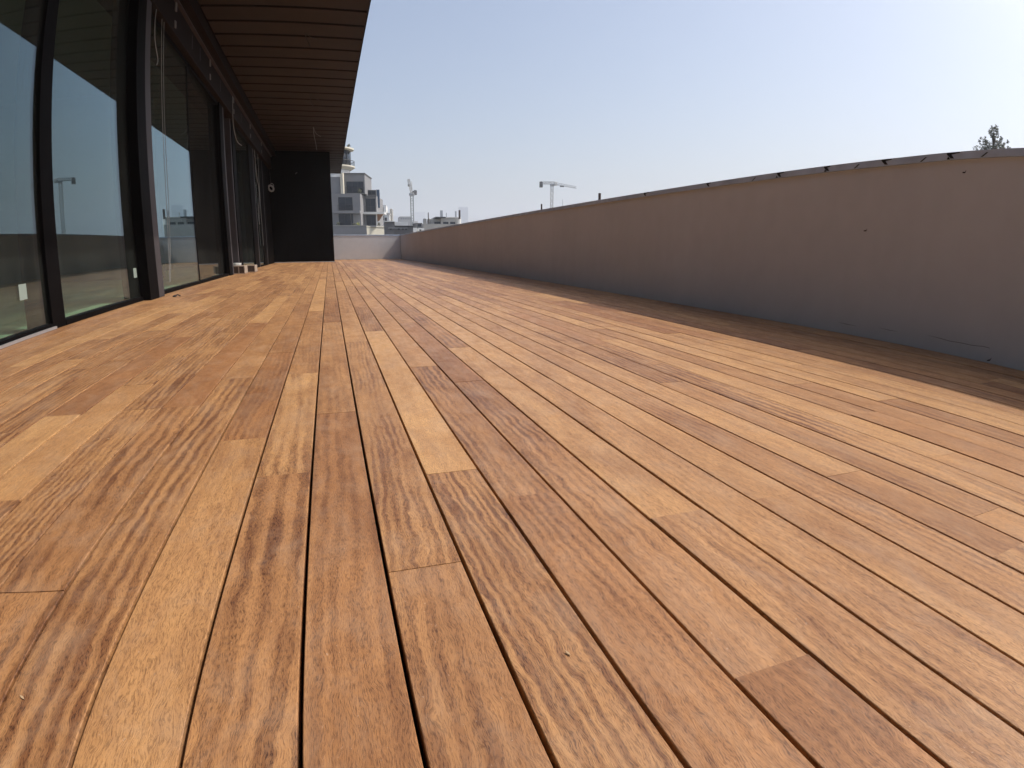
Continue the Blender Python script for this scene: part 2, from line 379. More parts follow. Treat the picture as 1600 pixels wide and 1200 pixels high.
# ------------------------------------------------------------------ own building: glazed front, header, soffit, black block
bd = thing('terrace_building', 'dark glazed building front under a deep brown soffit, left of the deck', 'building', (-2.0, 12, 0))
build('base_block', B(-9, 3.40, -8, 29, GZ-0.1, -0.105), 'stucco', bd)
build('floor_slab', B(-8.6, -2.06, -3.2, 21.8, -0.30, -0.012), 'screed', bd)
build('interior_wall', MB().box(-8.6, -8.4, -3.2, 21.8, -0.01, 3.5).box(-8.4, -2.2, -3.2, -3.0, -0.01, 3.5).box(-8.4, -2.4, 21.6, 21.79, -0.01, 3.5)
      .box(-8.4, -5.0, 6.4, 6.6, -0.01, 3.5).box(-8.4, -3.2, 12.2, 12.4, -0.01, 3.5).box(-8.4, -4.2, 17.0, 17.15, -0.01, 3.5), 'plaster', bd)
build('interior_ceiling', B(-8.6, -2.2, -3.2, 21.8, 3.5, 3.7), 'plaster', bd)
rf = build('roof', B(-9, 0.655, -6.5, 28.2, 3.975, 4.22), 'roof', bd)
build('roof_edge', B(0.657, 0.675, -6.5, 28.2, 3.895, 4.24), 'header', rf)
k = 0
y = 8.95-0.605*26
while y < 28.1:
    build('soffit_panel', B(-1.675, 0.655, y+0.040, min(y+0.565, 28.15), 3.90+0.0006*math.sin(k*1.7), 3.925), 'soffit', rf, 0.004); y += 0.605; k += 1
build('soffit_void', B(-1.69, 0.656, -6.4, 28.1, 3.955, 3.974), 'black', rf)
build('header_beam', B(-2.45, -1.69, -6.4, 21.88, 3.70, 3.954), 'header', bd)
hd = build('blind_box', B(-2.45, -1.85, -6.4, 21.88, 3.26, 3.66), 'header', bd, 0.004)
build('track_rail', B(-1.86, -1.80, -6.4, 21.8, 3.662, 3.688), 'grey', hd)
build('track_rail', B(-1.84, -1.785, -6.4, 21.8, 3.690, 3.699), 'header', hd)
for y in (5.6, 8.2, 10.75, 13.4, 16.2, 18.8):
    build('bracket', MB().box(-1.852, -1.832, y-0.03, y+0.03, 3.55, 3.661), 'bracket', hd)
    build('bracket', MB().box(-1.852, -1.836, y-0.03, y+0.03, 3.33, 3.42), 'bracket', hd)
for y in (6.9, 9.3, 9.9, 11.8, 14.6):
    build('slot', B(-1.8515, -1.8485, y, y+0.05, 3.40, 3.60), 'tape', hd)
ZT = 3.255
# posts: (y0, y1, front x)
for y0, y1, xf in ((-3.1, -2.9, -1.94), (-0.5, -0.3, -1.94), (2.1, 2.3, -1.94), (4.38, 4.60, -1.942), (6.55, 6.88, -1.865), (12.05, 12.40, -1.920),
                   (13.72, 14.15, -1.945), (16.45, 17.35, -1.945), (18.75, 19.6, -1.945)):
    build('post', B(-2.14, xf, y0, y1, 0.001, ZT), 'black', bd, 0.004)
for y0, y1, xf in ((6.884, 7.10, -1.868), (12.404, 12.56, -1.925), (13.50, 13.60, -1.95), (17.354, 17.55, -1.95), (19.604, 19.78, -1.95)):
    build('guide_channel', B(-2.10, xf, y0, y1, 0.001, ZT-0.001), 'grey', bd, 0.003)
build('post', B(-2.14, -1.945, 19.784, 21.88, 0.001, ZT), 'black', bd)
panes = ((-2.9, -0.5), (-0.3, 2.1), (2.3, 4.4), (4.6, 6.55), (7.10, 9.50), (9.525, 12.05), (14.15, 16.45), (17.55, 18.75))
for i, (y0, y1) in enumerate(panes):
    w = build('window', MB().box(-2.02, -1.940, y0+0.001, y1-0.001, 0.002, 0.042).box(-2.02, -1.945, y0+0.001, y1-0.001, ZT-0.06, ZT-0.001)
              .box(-1.985, -1.966, y0+0.001, y0+0.016, 0.043, ZT-0.061).box(-1.985, -1.966, y1-0.016, y1-0.001, 0.043, ZT-0.061), 'black', bd)
    t_ = 0.055 if i == 5 else 0.0                      # sash tilted on purpose so it mirrors the black block instead of sky
    a_, b_ = y0+0.012, y1-0.012
    build('pane', MB().prism([(-1.980, a_, 0.035), (-1.970, a_, 0.035), (-1.970-t_, b_, 0.035), (-1.980-t_, b_, 0.035)][::-1], (0, 0, ZT-0.09)), 'dusty' if i == 5 else 'glass', w)
    if i in (2, 1, 0): build('sill_strip', B(-1.9395, -1.926, y0+0.002, y1-0.002, 0.004, 0.022), 'alu', w)
    if i == 2: build('sticker', B(-1.9695, -1.9688, 3.98, 4.09, 0.245, 0.345), 'paper', w)
    if i == 3: build('sticker', B(-1.9695, -1.9688, 6.50-0.09, 6.50+0.02-0.01, 0.245, 0.342), 'paper', w)
build('mullion', B(-1.985, -1.964, 9.501, 9.524, 0.043, ZT), 'black', bd)
build('door_track', B(-2.10, -1.99, 12.562, 13.498, -0.02, 0.02), 'black', bd)
sb = build('side_block', B(-2.5, 0.165, 21.915, 26.36, 0.001, 3.894), 'block', bd)
for i in range(4): build('cladding_panel', B(-1.935+i*0.527, -1.935+i*0.527+0.521, 21.90, 21.914, 0.032, 3.893), 'block', sb, 0.002)
build('base_trim', B(-1.97, 0.172, 21.885, 21.899, 0.002, 0.03), 'alu', bd)
build('wall_hook', MB().tube([(-1.03, 21.9, 3.12), (-1.03, 21.84, 3.12), (-0.98, 21.82, 3.15)], 0.018, 6), 'grey', bd)

# ------------------------------------------------------------------ cords, cables, ring
def catm(pts, n=8):
    P = [Vector(p) for p in pts]; P = [P[0]]+P+[P[-1]]; out = []
    for i in range(1, len(P)-2):
        for j in range(n):
            t = j/n; a, b, c, d = P[i-1:i+3]
            out.append(0.5*((2*b)+(c-a)*t+(2*a-5*b+4*c-d)*t*t+(3*b-a-3*c+d)*t**3))
    return out+[P[-2]]
tag(build('loose_cord', MB().tube(catm([(-1.86, 7.28, 3.24), (-1.85, 7.20, 3.05), (-1.855, 7.25, 2.85), (-1.85, 7.36, 2.68), (-1.85, 7.31, 2.60)]), 0.0055, 6), 'cord'), 'short pale cord hanging loose at the post beside the second pane', 'cord')
tag(build('pull_cord', MB().tube(catm([(-1.885, 7.66, 3.26), (-1.885, 7.66, 1.9), (-1.89, 7.62, 0.9), (-1.90, 7.50, 0.14)]), 0.0034, 5).tube(catm([(-1.885, 7.77, 3.26), (-1.885, 7.76, 1.9), (-1.885, 7.70, 0.9), (-1.90, 7.52, 0.14)]), 0.0034, 5), 'cord'),
    'long double blind cord hanging down to the deck in front of the glass', 'cord')
tag(build('cable_loop', MB().tube(catm([(-1.84, 13.3, 3.66), (-1.83, 13.15, 3.35), (-1.83, 13.2, 3.0), (-1.83, 13.6, 2.80), (-1.83, 14.3, 2.82)]), 0.009, 6), 'cord'), 'pale cable bent in a loop under the blind box above the offcuts', 'cable')
tag(build('pull_cord', MB().tube(catm([(-1.93, 17.7, 3.26), (-1.93, 17.9, 2.6), (-1.93, 18.3, 2.2), (-1.93, 17.9, 1.6), (-1.93, 17.8, 1.2)]), 0.008, 5).tube(catm([(-1.93, 18.5, 3.26), (-1.93, 18.45, 2.0), (-1.93, 18.5, 0.6)]), 0.006, 5), 'cord'), 'tangled thin blind cords on the far dark glass near the black block', 'cord')
for (x, y), hook, lab in (((-0.25, 10.0), 0.20, 'black electrical cable ends poking out of the soffit, nearest the camera'), ((-0.29, 17.6), 0.62, 'pale wire hanging from the soffit before the black block'), ((-0.28, 13.9), 0.28, 'thin dark wire hanging from the middle of the soffit')):
    m_ = 'cord' if hook > 0.5 else 'cable'
    tag(build('ceiling_wire', MB().tube(catm([(x, y, 3.96), (x+0.01, y+0.02, 3.90-hook*0.3), (x+0.05, y+0.06, 3.90-hook*0.7), (x+0.07, y+0.05, 3.90-hook)]), 0.008, 5)
              .tube(catm([(x, y, 3.95), (x+0.06, y, 3.90-hook*0.25), (x+0.2, y+0.05, 3.90-hook*0.4)]), 0.006, 5), m_), lab, 'wire')
rg = thing('cable_ring', 'pale ring of coiled cable hanging by the black block', 'cable ring', (-1.86, 21.4, 2.6))
def ring(c, r, t, ax, nm, n=24):
    pts = []
    for i in range(n+1):
        q = 2*math.pi*i/n; pts.append((c[0]+r*math.cos(q)*ax[0], c[1]+r*math.cos(q)*ax[1], c[2]+r*math.sin(q)*1.1+r*math.cos(q)*-0.25))
    return build(nm, MB().tube(pts, t, 8), 'cord', rg, smooth=True)
ring((-1.86, 21.4, 2.56), 0.085, 0.032, (0.98, 0.15), 'coil')
ring((-1.82, 21.43, 2.66), 0.06, 0.010, (0.9, 0.2), 'coil')
build('hanger', MB().tube([(-1.87, 21.4, 3.26), (-1.86, 21.4, 2.65)], 0.006, 5), 'cable', rg)

# ------------------------------------------------------------------ wooden offcuts by the door
def offcut(x0, x1, y0, y1, h, parts, lab):
    t = thing('wooden_offcut', lab, 'offcut', ((x0+x1)/2, y0, 0), 0.0, 'offcuts by the door')
    w = 0.016
    n = parts
    build('shell', MB().box(x0, x1, y0+0.012, y1, 0.001, h), 'offpale', t, 0.012)
    step = (x1-x0)/n
    mb = MB().box(x0, x1, y0, y0+0.013, 0.001, w).box(x0, x1, y0, y0+0.013, h-w, h).box(x0, x0+w, y0, y0+0.013, w, h-w).box(x1-w, x1, y0, y0+0.013, w, h-w)
    for i in range(1, n): mb.box(x0+i*step-w/2, x0+i*step+w/2, y0, y0+0.013, w, h-w)
    build('rim', mb, 'offpale', t)
    for i in range(n): build('core', B(x0+i*step+w*0.8, x0+(i+1)*step-w*0.8, y0+0.004, y0+0.0125, w*0.9, h-w*0.9), 'offdark', t)
offcut(-1.985, -1.745, 12.78, 13.25, 0.165, 2, 'double wooden offcut with pale edges and dark ends, nearer by the door')
offcut(-1.84, -1.625, 13.50, 13.95, 0.155, 1, 'single wooden offcut with pale edges and dark end, behind the double one')
tag(build('plaster_tub_lid', MB().lathe(-1.985, 13.35, [(0.02, 0.002), (0.09, 0.002), (0.095, 0.17), (0.105, 0.18), (0.105, 0.21), (0.02, 0.215)], 20), 'white_tub'), 'small white tub standing in the dark doorway behind the offcuts', 'tub')
tag(build('broken_clip', MB().box(-1.73, -1.70, 6.88, 6.94, 0.001, 0.012).tube([(-1.72, 6.90, 0.012), (-1.69, 6.95, 0.02), (-1.66, 6.93, 0.006)], 0.007, 6), 'grey'), 'small grey clip lying on the deck beside the second post', 'clip')
rc = random.Random(5)
for px, py, lab in ((887, 1023, 'pale wood shaving on the striped board near the bottom centre'), (35, 1092, 'pale wood shaving at the lower left corner of the deck'),
        (170, 687, 'pale wood shaving on the left boards just below the pale yellow board'), (222, 772, 'pale wood shaving on the brown boards left of the long pale board')):
    d = sight(px, py); c = d*(CAM_Z/-d.z); a = rc.uniform(0, 3.1); L = rc.uniform(0.003, 0.006)
    dx, dy = math.cos(a)*L, math.sin(a)*L
    mb = MB().prism([(c.x-dx, c.y-dy, 0.0012), (c.x+dy*0.35, c.y-dx*0.35, 0.0016), (c.x+dx, c.y+dy, 0.0022), (c.x-dy*0.3, c.y+dx*0.3, 0.0014)], (0, 0, 0.0012))
    tag(build('wood_chip', mb, 'chip'), lab, 'wood chip', 'shavings on the deck')

# ------------------------------------------------------------------ the city beyond the parapet
MAT.update(
    grey_render=plain('grey_facade_render', (0.23, 0.23, 0.235), 0.9, 0, 0.08, 0.5),
    dark_render=plain('darker_facade_render', (0.135, 0.135, 0.14), 0.9, 0, 0.08, 0.5),
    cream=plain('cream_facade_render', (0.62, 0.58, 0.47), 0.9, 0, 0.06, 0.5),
    white=plain('white_facade_render', (0.68, 0.68, 0.66), 0.9, 0, 0.06, 0.4),
    concrete=plain('raw_concrete', (0.36, 0.35, 0.33), 0.95, 0, 0.15, 0.5),
    frame=plain('dark_window_frame', (0.03, 0.032, 0.036), 0.5),
    metal=plain('galvanised_metal', (0.42, 0.44, 0.46), 0.6, 0.2),
    crane=plain('pale_crane_paint', (0.50, 0.50, 0.49), 0.6, 0.0, 0.1, 0.3),
    mast=plain('weathered_mast_steel', (0.20, 0.22, 0.21), 0.7),
    crane_red=plain('faded_red_crane_paint', (0.36, 0.16, 0.12), 0.6),
    ballast=plain('dark_counterweight', (0.07, 0.07, 0.075), 0.8),
    timber=plain('brown_timber_panel', (0.22, 0.11, 0.055), 0.7),
    leaf=plain('grey_green_leaf', (0.075, 0.085, 0.050), 0.7, 0, 0.4, 0.6),
    bark=plain('tree_bark', (0.11, 0.085, 0.065), 0.95, 0, 0.3, 3),
    lime=plain('yellow_green_leaf', (0.34, 0.36, 0.07), 0.7, 0, 0.3, 3),
)
def pane_mat():
    m, k, p = newmat('facade_window_glass')
    p.inputs['Base Color'].default_value = c3(0.018, 0.026, 0.040); p.inputs['Roughness'].default_value = 0.08
    p.inputs['Specular IOR Level'].default_value = 0.35
    return m
MAT['fpane'] = pane_mat()
def bluepane():
    m, k, p = newmat('blue_curtain_wall')
    p.inputs['Base Color'].default_value = c3(0.05, 0.085, 0.14); p.inputs['Roughness'].default_value = 0.25
    return m
MAT['bluepane'] = bluepane()

class Far:
    """A far building turned by th; u runs along its front, w goes back from the front plane, z is height."""
    def __init__(s, name, label, cat, px, py, Y, th, group=None):
        d = sight(px, py); s.o = Vector((d.x/d.y*Y, Y)); s.th = th
        s.U = Vector((math.cos(th), -math.sin(th))); s.W = Vector((math.sin(th), math.cos(th)))
        s.root = thing(name, label, cat, (s.o.x, s.o.y, GZ), -th, group); OFF[s.root.name] = (0, 0, GZ)
    def loc(s, px, py, w=0.0):
        d = sight(px, py); h = Vector((d.x, d.y))
        t = (w + s.o.dot(s.W))/h.dot(s.W); p = h*t
        return (p-s.o).dot(s.U), CAM_Z+d.z*t
    def side(s, px, py, u):                     # point on a side wall at u
        d = sight(px, py); h = Vector((d.x, d.y)); t = (u+s.o.dot(s.U))/h.dot(s.U); p = h*t
        return (p-s.o).dot(s.W), CAM_Z+d.z*t
    def rect(s, x0, y0, x1, y1, w):
        u0, z1 = s.loc(x0, y0, w); u1, _ = s.loc(x1, y0, w); _, z0 = s.loc((x0+x1)/2, y1, w); return u0, u1, z0, z1
    def vol(s, name, x0, y0, x1, y1, w, depth, mat, z0=None, parent=None):
        u0, u1, za, z1 = s.rect(x0, y0, x1, y1, w)
        return build(name, B(u0, u1, w, w+depth, za if z0 is None else z0, z1), mat, parent or s.root)
    def window(s, x0, y0, x1, y1, w, bars=1, rail=False, mat='fpane'):
        u0, u1, z0, z1 = s.rect(x0, y0, x1, y1, w); f = 0.07
        mb = MB().box(u0, u1, w-0.05, w+0.10, z1-f, z1).box(u0, u1, w-0.05, w+0.10, z0, z0+f).box(u0, u0+f, w-0.05, w+0.10, z0+f, z1-f).box(u1-f, u1, w-0.05, w+0.10, z0+f, z1-f)
        for i in range(1, bars+1):
            c = u0+(u1-u0)*i/(bars+1); mb.box(c-0.035, c+0.035, w-0.04, w+0.08, z0+f, z1-f)
        win = build('window', mb, 'frame', s.root)
        for i in range(bars+1):
            a = u0+(u1-u0)*i/(bars+1); b = u0+(u1-u0)*(i+1)/(bars+1)
            build('pane', B(a+0.036, b-0.036, w-0.012, w-0.002, z0+f, z1-f), mat, win)
        if rail:
            zr = z0+1.0; r = MB().box(u0-0.1, u1+0.1, w-0.30, w-0.26, zr-0.05, zr)
            n = max(4, int((u1-u0)/0.22))
            for i in range(n+1):
                c = u0-0.08+(u1-u0+0.16)*i/n; r.box(c-0.015, c+0.015, w-0.295, w-0.265, z0, zr-0.051)
            build('railing', r, 'frame', s.root)
        return win

def zq(zx, zy): return 510+zx/8, 220+zy/8
def zr(a, b, c, d): return (*zq(a, b), *zq(c, d))
# --- stepped grey apartment house with the round tower
A = Far('apartment_house', 'stepped grey apartment house with a round corner tower, beyond the far parapet', 'building', 520, 352, 112, math.radians(13))
A.vol('wall', *zr(40, 660, 418, 1062), 0, 3.6, 'grey_render')
A.vol('wall', *zr(60, 690, 620, 1062), 3.62, 9, 'grey_render')
A.vol('wall', *zr(205, 412, 474, 659), 2.0, 8, 'grey_render')
A.vol('cornice', *zr(198, 400, 480, 411), 1.8, 8.3, 'dark_render')
A.vol('wall', *zr(0, 450, 166, 659), 1.0, 8, 'grey_render')
A.vol('fin', *zr(168, 395, 201, 660), 0.6, 1.1, 'cream')
A.vol('parapet', *zr(-10, 1063, 500, 1178), -3.0, 0.3, 'grey_render')
A.vol('parapet_coping', *zr(-12, 1056, 503, 1062.5), -3.1, 0.5, 'concrete')
A.vol('base', *zr(-40, 1180, 520, 1240), -2.7, 16, 'grey_render', z0=GZ)
A.vol('terrace_slab', *zr(-30, 1064, 620, 1075), -2.6, 12, 'concrete')
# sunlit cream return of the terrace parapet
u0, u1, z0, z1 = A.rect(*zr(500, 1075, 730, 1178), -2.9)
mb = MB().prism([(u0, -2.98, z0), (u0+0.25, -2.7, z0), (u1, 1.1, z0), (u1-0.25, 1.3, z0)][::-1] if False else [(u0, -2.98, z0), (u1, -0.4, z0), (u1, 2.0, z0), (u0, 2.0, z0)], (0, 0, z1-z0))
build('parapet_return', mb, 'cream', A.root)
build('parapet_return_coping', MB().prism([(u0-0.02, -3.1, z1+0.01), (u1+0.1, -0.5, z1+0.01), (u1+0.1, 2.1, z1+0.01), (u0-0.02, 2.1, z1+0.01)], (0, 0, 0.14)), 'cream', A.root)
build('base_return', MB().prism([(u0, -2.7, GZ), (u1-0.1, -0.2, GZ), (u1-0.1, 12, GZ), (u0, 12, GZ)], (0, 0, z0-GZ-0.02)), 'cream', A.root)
A.vol('balcony_slab', *zr(80, 872, 415, 903), -1.2, 1.19, 'grey_render')
A.vol('balcony_slab', *zr(425, 888, 722, 912), 2.2, 3.0, 'white')
A.vol('parapet', *zr(485, 682, 620, 700), 3.3, 0.3, 'dark_render')
A.vol('penthouse', *zr(500, 612, 618, 681), 5.0, 5, 'dark_render')
A.vol('corner_column', *zr(488, 605, 509, 682), 4.7, 0.25, 'white')
A.vol('glass_screen', *zr(624, 608, 660, 835), 5.5, 0.15, 'bluepane')
A.vol('screen_post', *zr(618, 605, 624, 888), 5.4, 0.25, 'metal')
A.window(*zr(146, 704, 322, 868), 0, 1, True)
A.window(*zr(150, 908, 300, 1056), 0, 1)
A.window(*zr(306, 912, 330, 1056), 0, 0)
A.window(*zr(488, 722, 610, 884), 3.62, 1, True)
A.window(*zr(497, 928, 612, 1052), 3.62, 1)
A.window(*zr(248, 508, 460, 650), 2.0, 2, True)
A.window(*zr(514, 624, 614, 672), 5.0, 1)
# narrow windows on the sunlit side of the front wing
us, _ = A.loc(*zq(418, 800), 0)
for zt, zb in ((715, 860), (922, 1052)):
    z1 = A.loc(*zq(430, zt), 1)[1]; z0 = A.loc(*zq(430, zb), 1)[1]
    w_ = build('window', MB().box(us-0.02, us+0.05, 0.9, 1.0, z0, z1).box(us-0.02, us+0.05, 2.7, 2.8, z0, z1).box(us-0.02, us+0.05, 1.0, 2.7, z1-0.1, z1).box(us-0.02, us+0.05, 1.0, 2.7, z0, z0+0.1), 'frame', A.root)
    build('pane', B(us+0.002, us+0.02, 1.0, 2.7, z0+0.1, z1-0.1), 'fpane', w_)
# timber brace under the balcony slab
u0, u1, z0, z1 = A.rect(*zr(632, 914, 712, 1000), 3.0)
build('timber_brace', MB().prism([(u0, 3.0, z0), (u0+0.25*(u1-u0), 3.0, z0), (u1, 3.0, z1), (u0, 3.0, z1)], (0, 0.12, 0)), 'timber', A.root)
A.vol('column', *zr(618, 913, 632, 1060), 3.0, 0.2, 'white')
# round tower
cu, _ = A.loc(*zq(120, 330), 5.0)
e, zbal = A.loc(*zq(352, 330), 5.0); rb_ = e-cu
_, zt0 = A.loc(*zq(200, 430), 5.0); _, ztop = A.loc(*zq(300, 122), 5.0); _, zc = A.loc(*zq(300, 96), 5.0)
rt = A.loc(*zq(300, 250), 5.0)[0]-cu
build('tower_drum', MB().lathe(cu, 5.0, [(rt*0.93, zt0-4), (rt*0.93, zbal-0.2)], 40), 'white', A.root, smooth=True)
tw = build('tower_window', MB().lathe(cu, 5.0, [(rt*0.96, zbal+0.15), (rt*0.96, ztop)], 40), 'fpane', A.root, smooth=True)
build('tower_balcony', MB().lathe(cu, 5.0, [(rt, zbal-0.55), (rb_*0.97, zbal-0.12), (rb_, zbal-0.10), (rb_, zbal+0.16), (rt, zbal+0.17)], 48), 'cream', A.root)
build('tower_roof', MB().lathe(cu, 5.0, [(rt, ztop-0.05), (A.loc(*zq(338, 110), 5.0)[0]-cu, ztop+0.1), (A.loc(*zq(338, 110), 5.0)[0]-cu, zc), (rt*0.4, zc+0.1)], 40), 'cream', A.root)
mb = MB()
for i in range(36):
    q = 2*math.pi*i/36; x, y_ = cu+rt*math.cos(q), 5+rt*math.sin(q); 
    if i % 3 == 0: mb.tube([(x, y_, zbal+0.16), (x, y_, ztop)], 0.07, 5)
build('tower_mullions', mb, 'frame', A.root)
mb = MB(); n = 48; pts = [(cu+(rb_-0.08)*math.cos(2*math.pi*i/n), 5+(rb_-0.08)*math.sin(2*math.pi*i/n), zbal+1.1) for i in range(n+1)]
mb.tube(pts, 0.05, 5); 
for i in range(n): mb.tube([(pts[i][0], pts[i][1], zbal+0.16), pts[i]], 0.022, 4)
build('tower_railing', mb, 'frame', A.root)

def leaf_cloud(rnd, blobs, n, size):
    """small bent leaf faces scattered through ellipsoid clumps: (c, r, weight)"""
    mb = MB(); tot = sum(b[2] for b in blobs)
    for c, r, wgt in blobs:
        for _ in range(int(n*wgt/tot)):
            if _ % 14 == 0: tw = Vector((rnd.gauss(0, 0.55), rnd.gauss(0, 0.55), rnd.gauss(0, 0.55)))      # a twig's tuft
            p = tw+Vector((rnd.gauss(0, 0.16), rnd.gauss(0, 0.16), rnd.gauss(0, 0.2)))
            p = Vector((c[0]+p.x*r[0], c[1]+p.y*r[1], c[2]+p.z*r[2]))
            a = Vector((rnd.gauss(0, 1), rnd.gauss(0, 1), rnd.gauss(0, 0.8))).normalized(); b = a.orthogonal().normalized()
            s = size*rnd.uniform(0.6, 1.4); i = len(mb.v)
            mb.v += [tuple(p-a*s), tuple(p+b*s*0.35), tuple(p+a*s), tuple(p-b*s*0.35)]; mb.f.append((i, i+1, i+2, i+3))
    return mb
def shrub(c, r, h, mat, lab, seed):
    t = thing('terrace_shrub', lab, 'shrub', c, 0, 'shrubs on the house terrace'); rn = random.Random(seed)
    build('stem', MB().tube([c, (c[0], c[1], c[2]+h*0.6)], 0.03, 5), 'bark', t)
    bl = [((c[0]+rn.uniform(-r, r)*0.5, c[1]+rn.uniform(-r, r)*0.5, c[2]+h*rn.uniform(0.4, 0.85)), (r*0.6, r*0.6, h*0.28), 1) for _ in range(6)]
    build('foliage', leaf_cloud(rn, bl, 260, 0.09), mat, t)
def worldA(zx, zy, w):
    u, z = A.loc(*zq(zx, zy), w); p = A.o+A.U*u+A.W*w; return (p.x, p.y, z)
for i, (zx, zy, w, r, h, m_, lab) in enumerate(((405, 1062, -2.0, 0.35, 0.55, 'lime', 'yellow green shrub on the terrace of the grey house'), (345, 1062, -1.8, 0.5, 0.5, 'leaf', 'low dull green shrub left of the yellow green one'),
        (150, 1062, -1.5, 0.3, 0.8, 'leaf', 'small dark shrub at the left end of the house terrace'), (660, 1060, 1.0, 0.45, 0.6, 'leaf', 'dark shrub under the timber brace of the house'),
        (285, 90, 4.6, 0.35, 0.75, 'leaf', 'small bush on top of the round tower'), (425, 655, 1.0, 0.5, 0.9, 'leaf', 'bush on the upper balcony of the grey house'))):
    c = worldA(zx, zy, w); shrub((c[0], c[1], c[2]-0.05), r, h, m_, lab, 40+i)

# --- white stepped houses behind, right of the grey house
def q6(zx, zy): return 590+zx/9.41, 260+zy/9.41
def r6(a, b, c, d): return (*q6(a, b), *q6(c, d))
Wb = Far('apartment_house', 'white stepped house just right of the grey apartment house', 'building', 596, 345, 175, math.radians(8))
Wb.vol('wall', *r6(35, 565, 122, 900), 0, 10, 'white', z0=GZ)
Wb.vol('wall', *r6(100, 690, 172, 900), -3, 6, 'white', z0=GZ)
Wb.vol('wall', *r6(175, 620, 212, 900), 3, 8, 'concrete', z0=GZ)
Wb.window(*r6(46, 600, 84, 668), 0, 0); Wb.window(*r6(126, 600, 170, 652), 2.9, 0) if False else None
Wb.window(*r6(104, 750, 134, 800), -3, 0); Wb.window(*r6(48, 720, 92, 790), 0, 1)
Wb.vol('slab', *r6(96, 682, 180, 692), -3.3, 6, 'white')
# --- low grey plant building
L = Far('plant_building', 'low dark grey rooftop building with a white roof and round vents, beyond the parapet corner', 'building', 602, 360, 72, math.radians(4))
L.vol('wall', *r6(104, 812, 246, 1010), 0, 5, 'dark_render', z0=GZ)
L.vol('roof', *r6(98, 798, 250, 811), -0.2, 5.4, 'white')
L.vol('wall', *r6(240, 872, 520, 1010), 0.4, 5, 'dark_render', z0=GZ)
L.vol('roof', *r6(248, 812, 440, 870), 2.0, 4, 'white')
L.vol('roof_edge', *r6(244, 868, 524, 880), 0.2, 5, 'frame')
for zx in (190, 312, 372, 420):
    u, z = L.loc(*q6(zx, 916), 0); 
    w_ = 0.4 if zx > 240 else 0.0; r_ = 0.13
    pts = [(u+r_*math.cos(2*math.pi*i/14), w_-0.03, z+r_*math.sin(2*math.pi*i/14)) for i in range(14)]
    build('vent', MB().prism(pts, (0, 0.028, 0)), 'frame', L.root)
L.vol('duct', *r6(150, 900, 440, 906), -0.1, 0.09, 'metal')
# --- cluttered white rooftop beside the crane mast
K = Far('rooftop_plant_room', 'small white rooftop plant rooms at the foot of the luffing crane', 'building', 655, 357, 95, 0.0)
K.vol('wall', *r6(512, 900, 575, 1010), 0, 3, 'white', z0=GZ)
K.vol('wall', *r6(600, 905, 685, 1010), 1, 3, 'white', z0=GZ)
K.vol('wall', *r6(560, 828, 655, 905), 3, 4, 'dark_render', z0=GZ)
K.vol('wall', *r6(530, 800, 590, 850), 6, 3, 'white', z0=GZ)
K.window(*r6(590, 840, 640, 885), 3, 1); K.window(*r6(614, 925, 640, 945), 1, 0)
# --- beige building with chimneys
N = Far('office_building', 'beige flat roofed building with chimneys and a round white end', 'building', 690, 350, 135, math.radians(3))
N.vol('wall', *r6(665, 842, 1215, 1000), 0, 14, 'concrete', z0=GZ)
N.vol('wall', *r6(930, 752, 1160, 841.5), 1, 11, 'concrete')
N.vol('roof', *r6(850, 737, 1000, 756), 0.4, 8, 'frame')
N.vol('roof', *r6(985, 742, 1165, 751), 0.8, 11, 'white')
N.vol('wall', *r6(780, 770, 929, 841.5), 2.2, 8, 'concrete')
for a, b in ((832, 932), (962, 1040), (1066, 1142)):
    N.window(*r6(a, 812, b, 850), 1.0 if a > 940 else 2.2, 2)
cu, _ = N.loc(*q6(1185, 800), 4); e = N.loc(*q6(1226, 800), 4)[0]; zt_ = N.loc(*q6(1190, 752), 4)[1]; zb_ = N.loc(*q6(1190, 855), 4)[1]
build('round_end', MB().lathe(cu, 4, [(e-cu, zb_-1), (e-cu, zt_), ((e-cu)*0.7, zt_+0.2)], 28), 'white', N.root, smooth=False)
for zx in (692, 755):
    cu, zt_ = N.loc(*q6(zx, 765), 3); zb_ = N.loc(*q6(zx, 842), 3)[1]
    build('tank', MB().lathe(cu, 3, [(0.42, zb_-0.2), (0.42, zt_-0.15), (0.25, zt_)], 18), 'concrete', N.root)
for zx, zt, zb, wd, m_ in ((745, 675, 842, 9, 'rust'), (808, 760, 842, 14, 'metal'), (940, 645, 760, 34, 'metal'), (1012, 678, 760, 7, 'metal'), (1150, 655, 760, 20, 'metal'), (1206, 640, 770, 22, 'rust')):
    N.vol('chimney', *r6(zx-wd/2, zt, zx+wd/2, zb), 2.5, 0.6, m_)
# --- hazed blocks
G1 = Far('warehouse', 'plain blue grey flat block left of the luffing crane mast', 'building', 625, 345, 800, 0.05)
G1.vol('wall', *r6(325, 737, 500, 1000), 0, 40, 'grey_render', z0=GZ); G1.vol('parapet', *r6(322, 733, 503, 737), -0.3, 41, 'concrete')
for i in range(5): G1.window(*r6(335+i*33, 755, 357+i*33, 775), 0, 0)
T1 = Far('office_tower', 'hazy blue glass office tower at the right end of the skyline', 'tower', 724, 352, 3300, 0.1)
T1.vol('core', *r6(1192, 597, 1330, 1000), 0, 26, 'bluepane', z0=GZ)
for i in range(13): T1.vol('floor_band', *r6(1190, 604+i*18, 1332, 606+i*18), -0.6, 0.59, 'metal')
T1.vol('crown', *r6(1205, 588, 1318, 597), 3, 18, 'metal')
T2 = Far('office_tower', 'faint pale tower block just right of the luffing crane mast', 'tower', 655, 345, 4300, 0.0)
T2.vol('core', *r6(552, 664, 692, 1000), 0, 30, 'bluepane', z0=GZ)
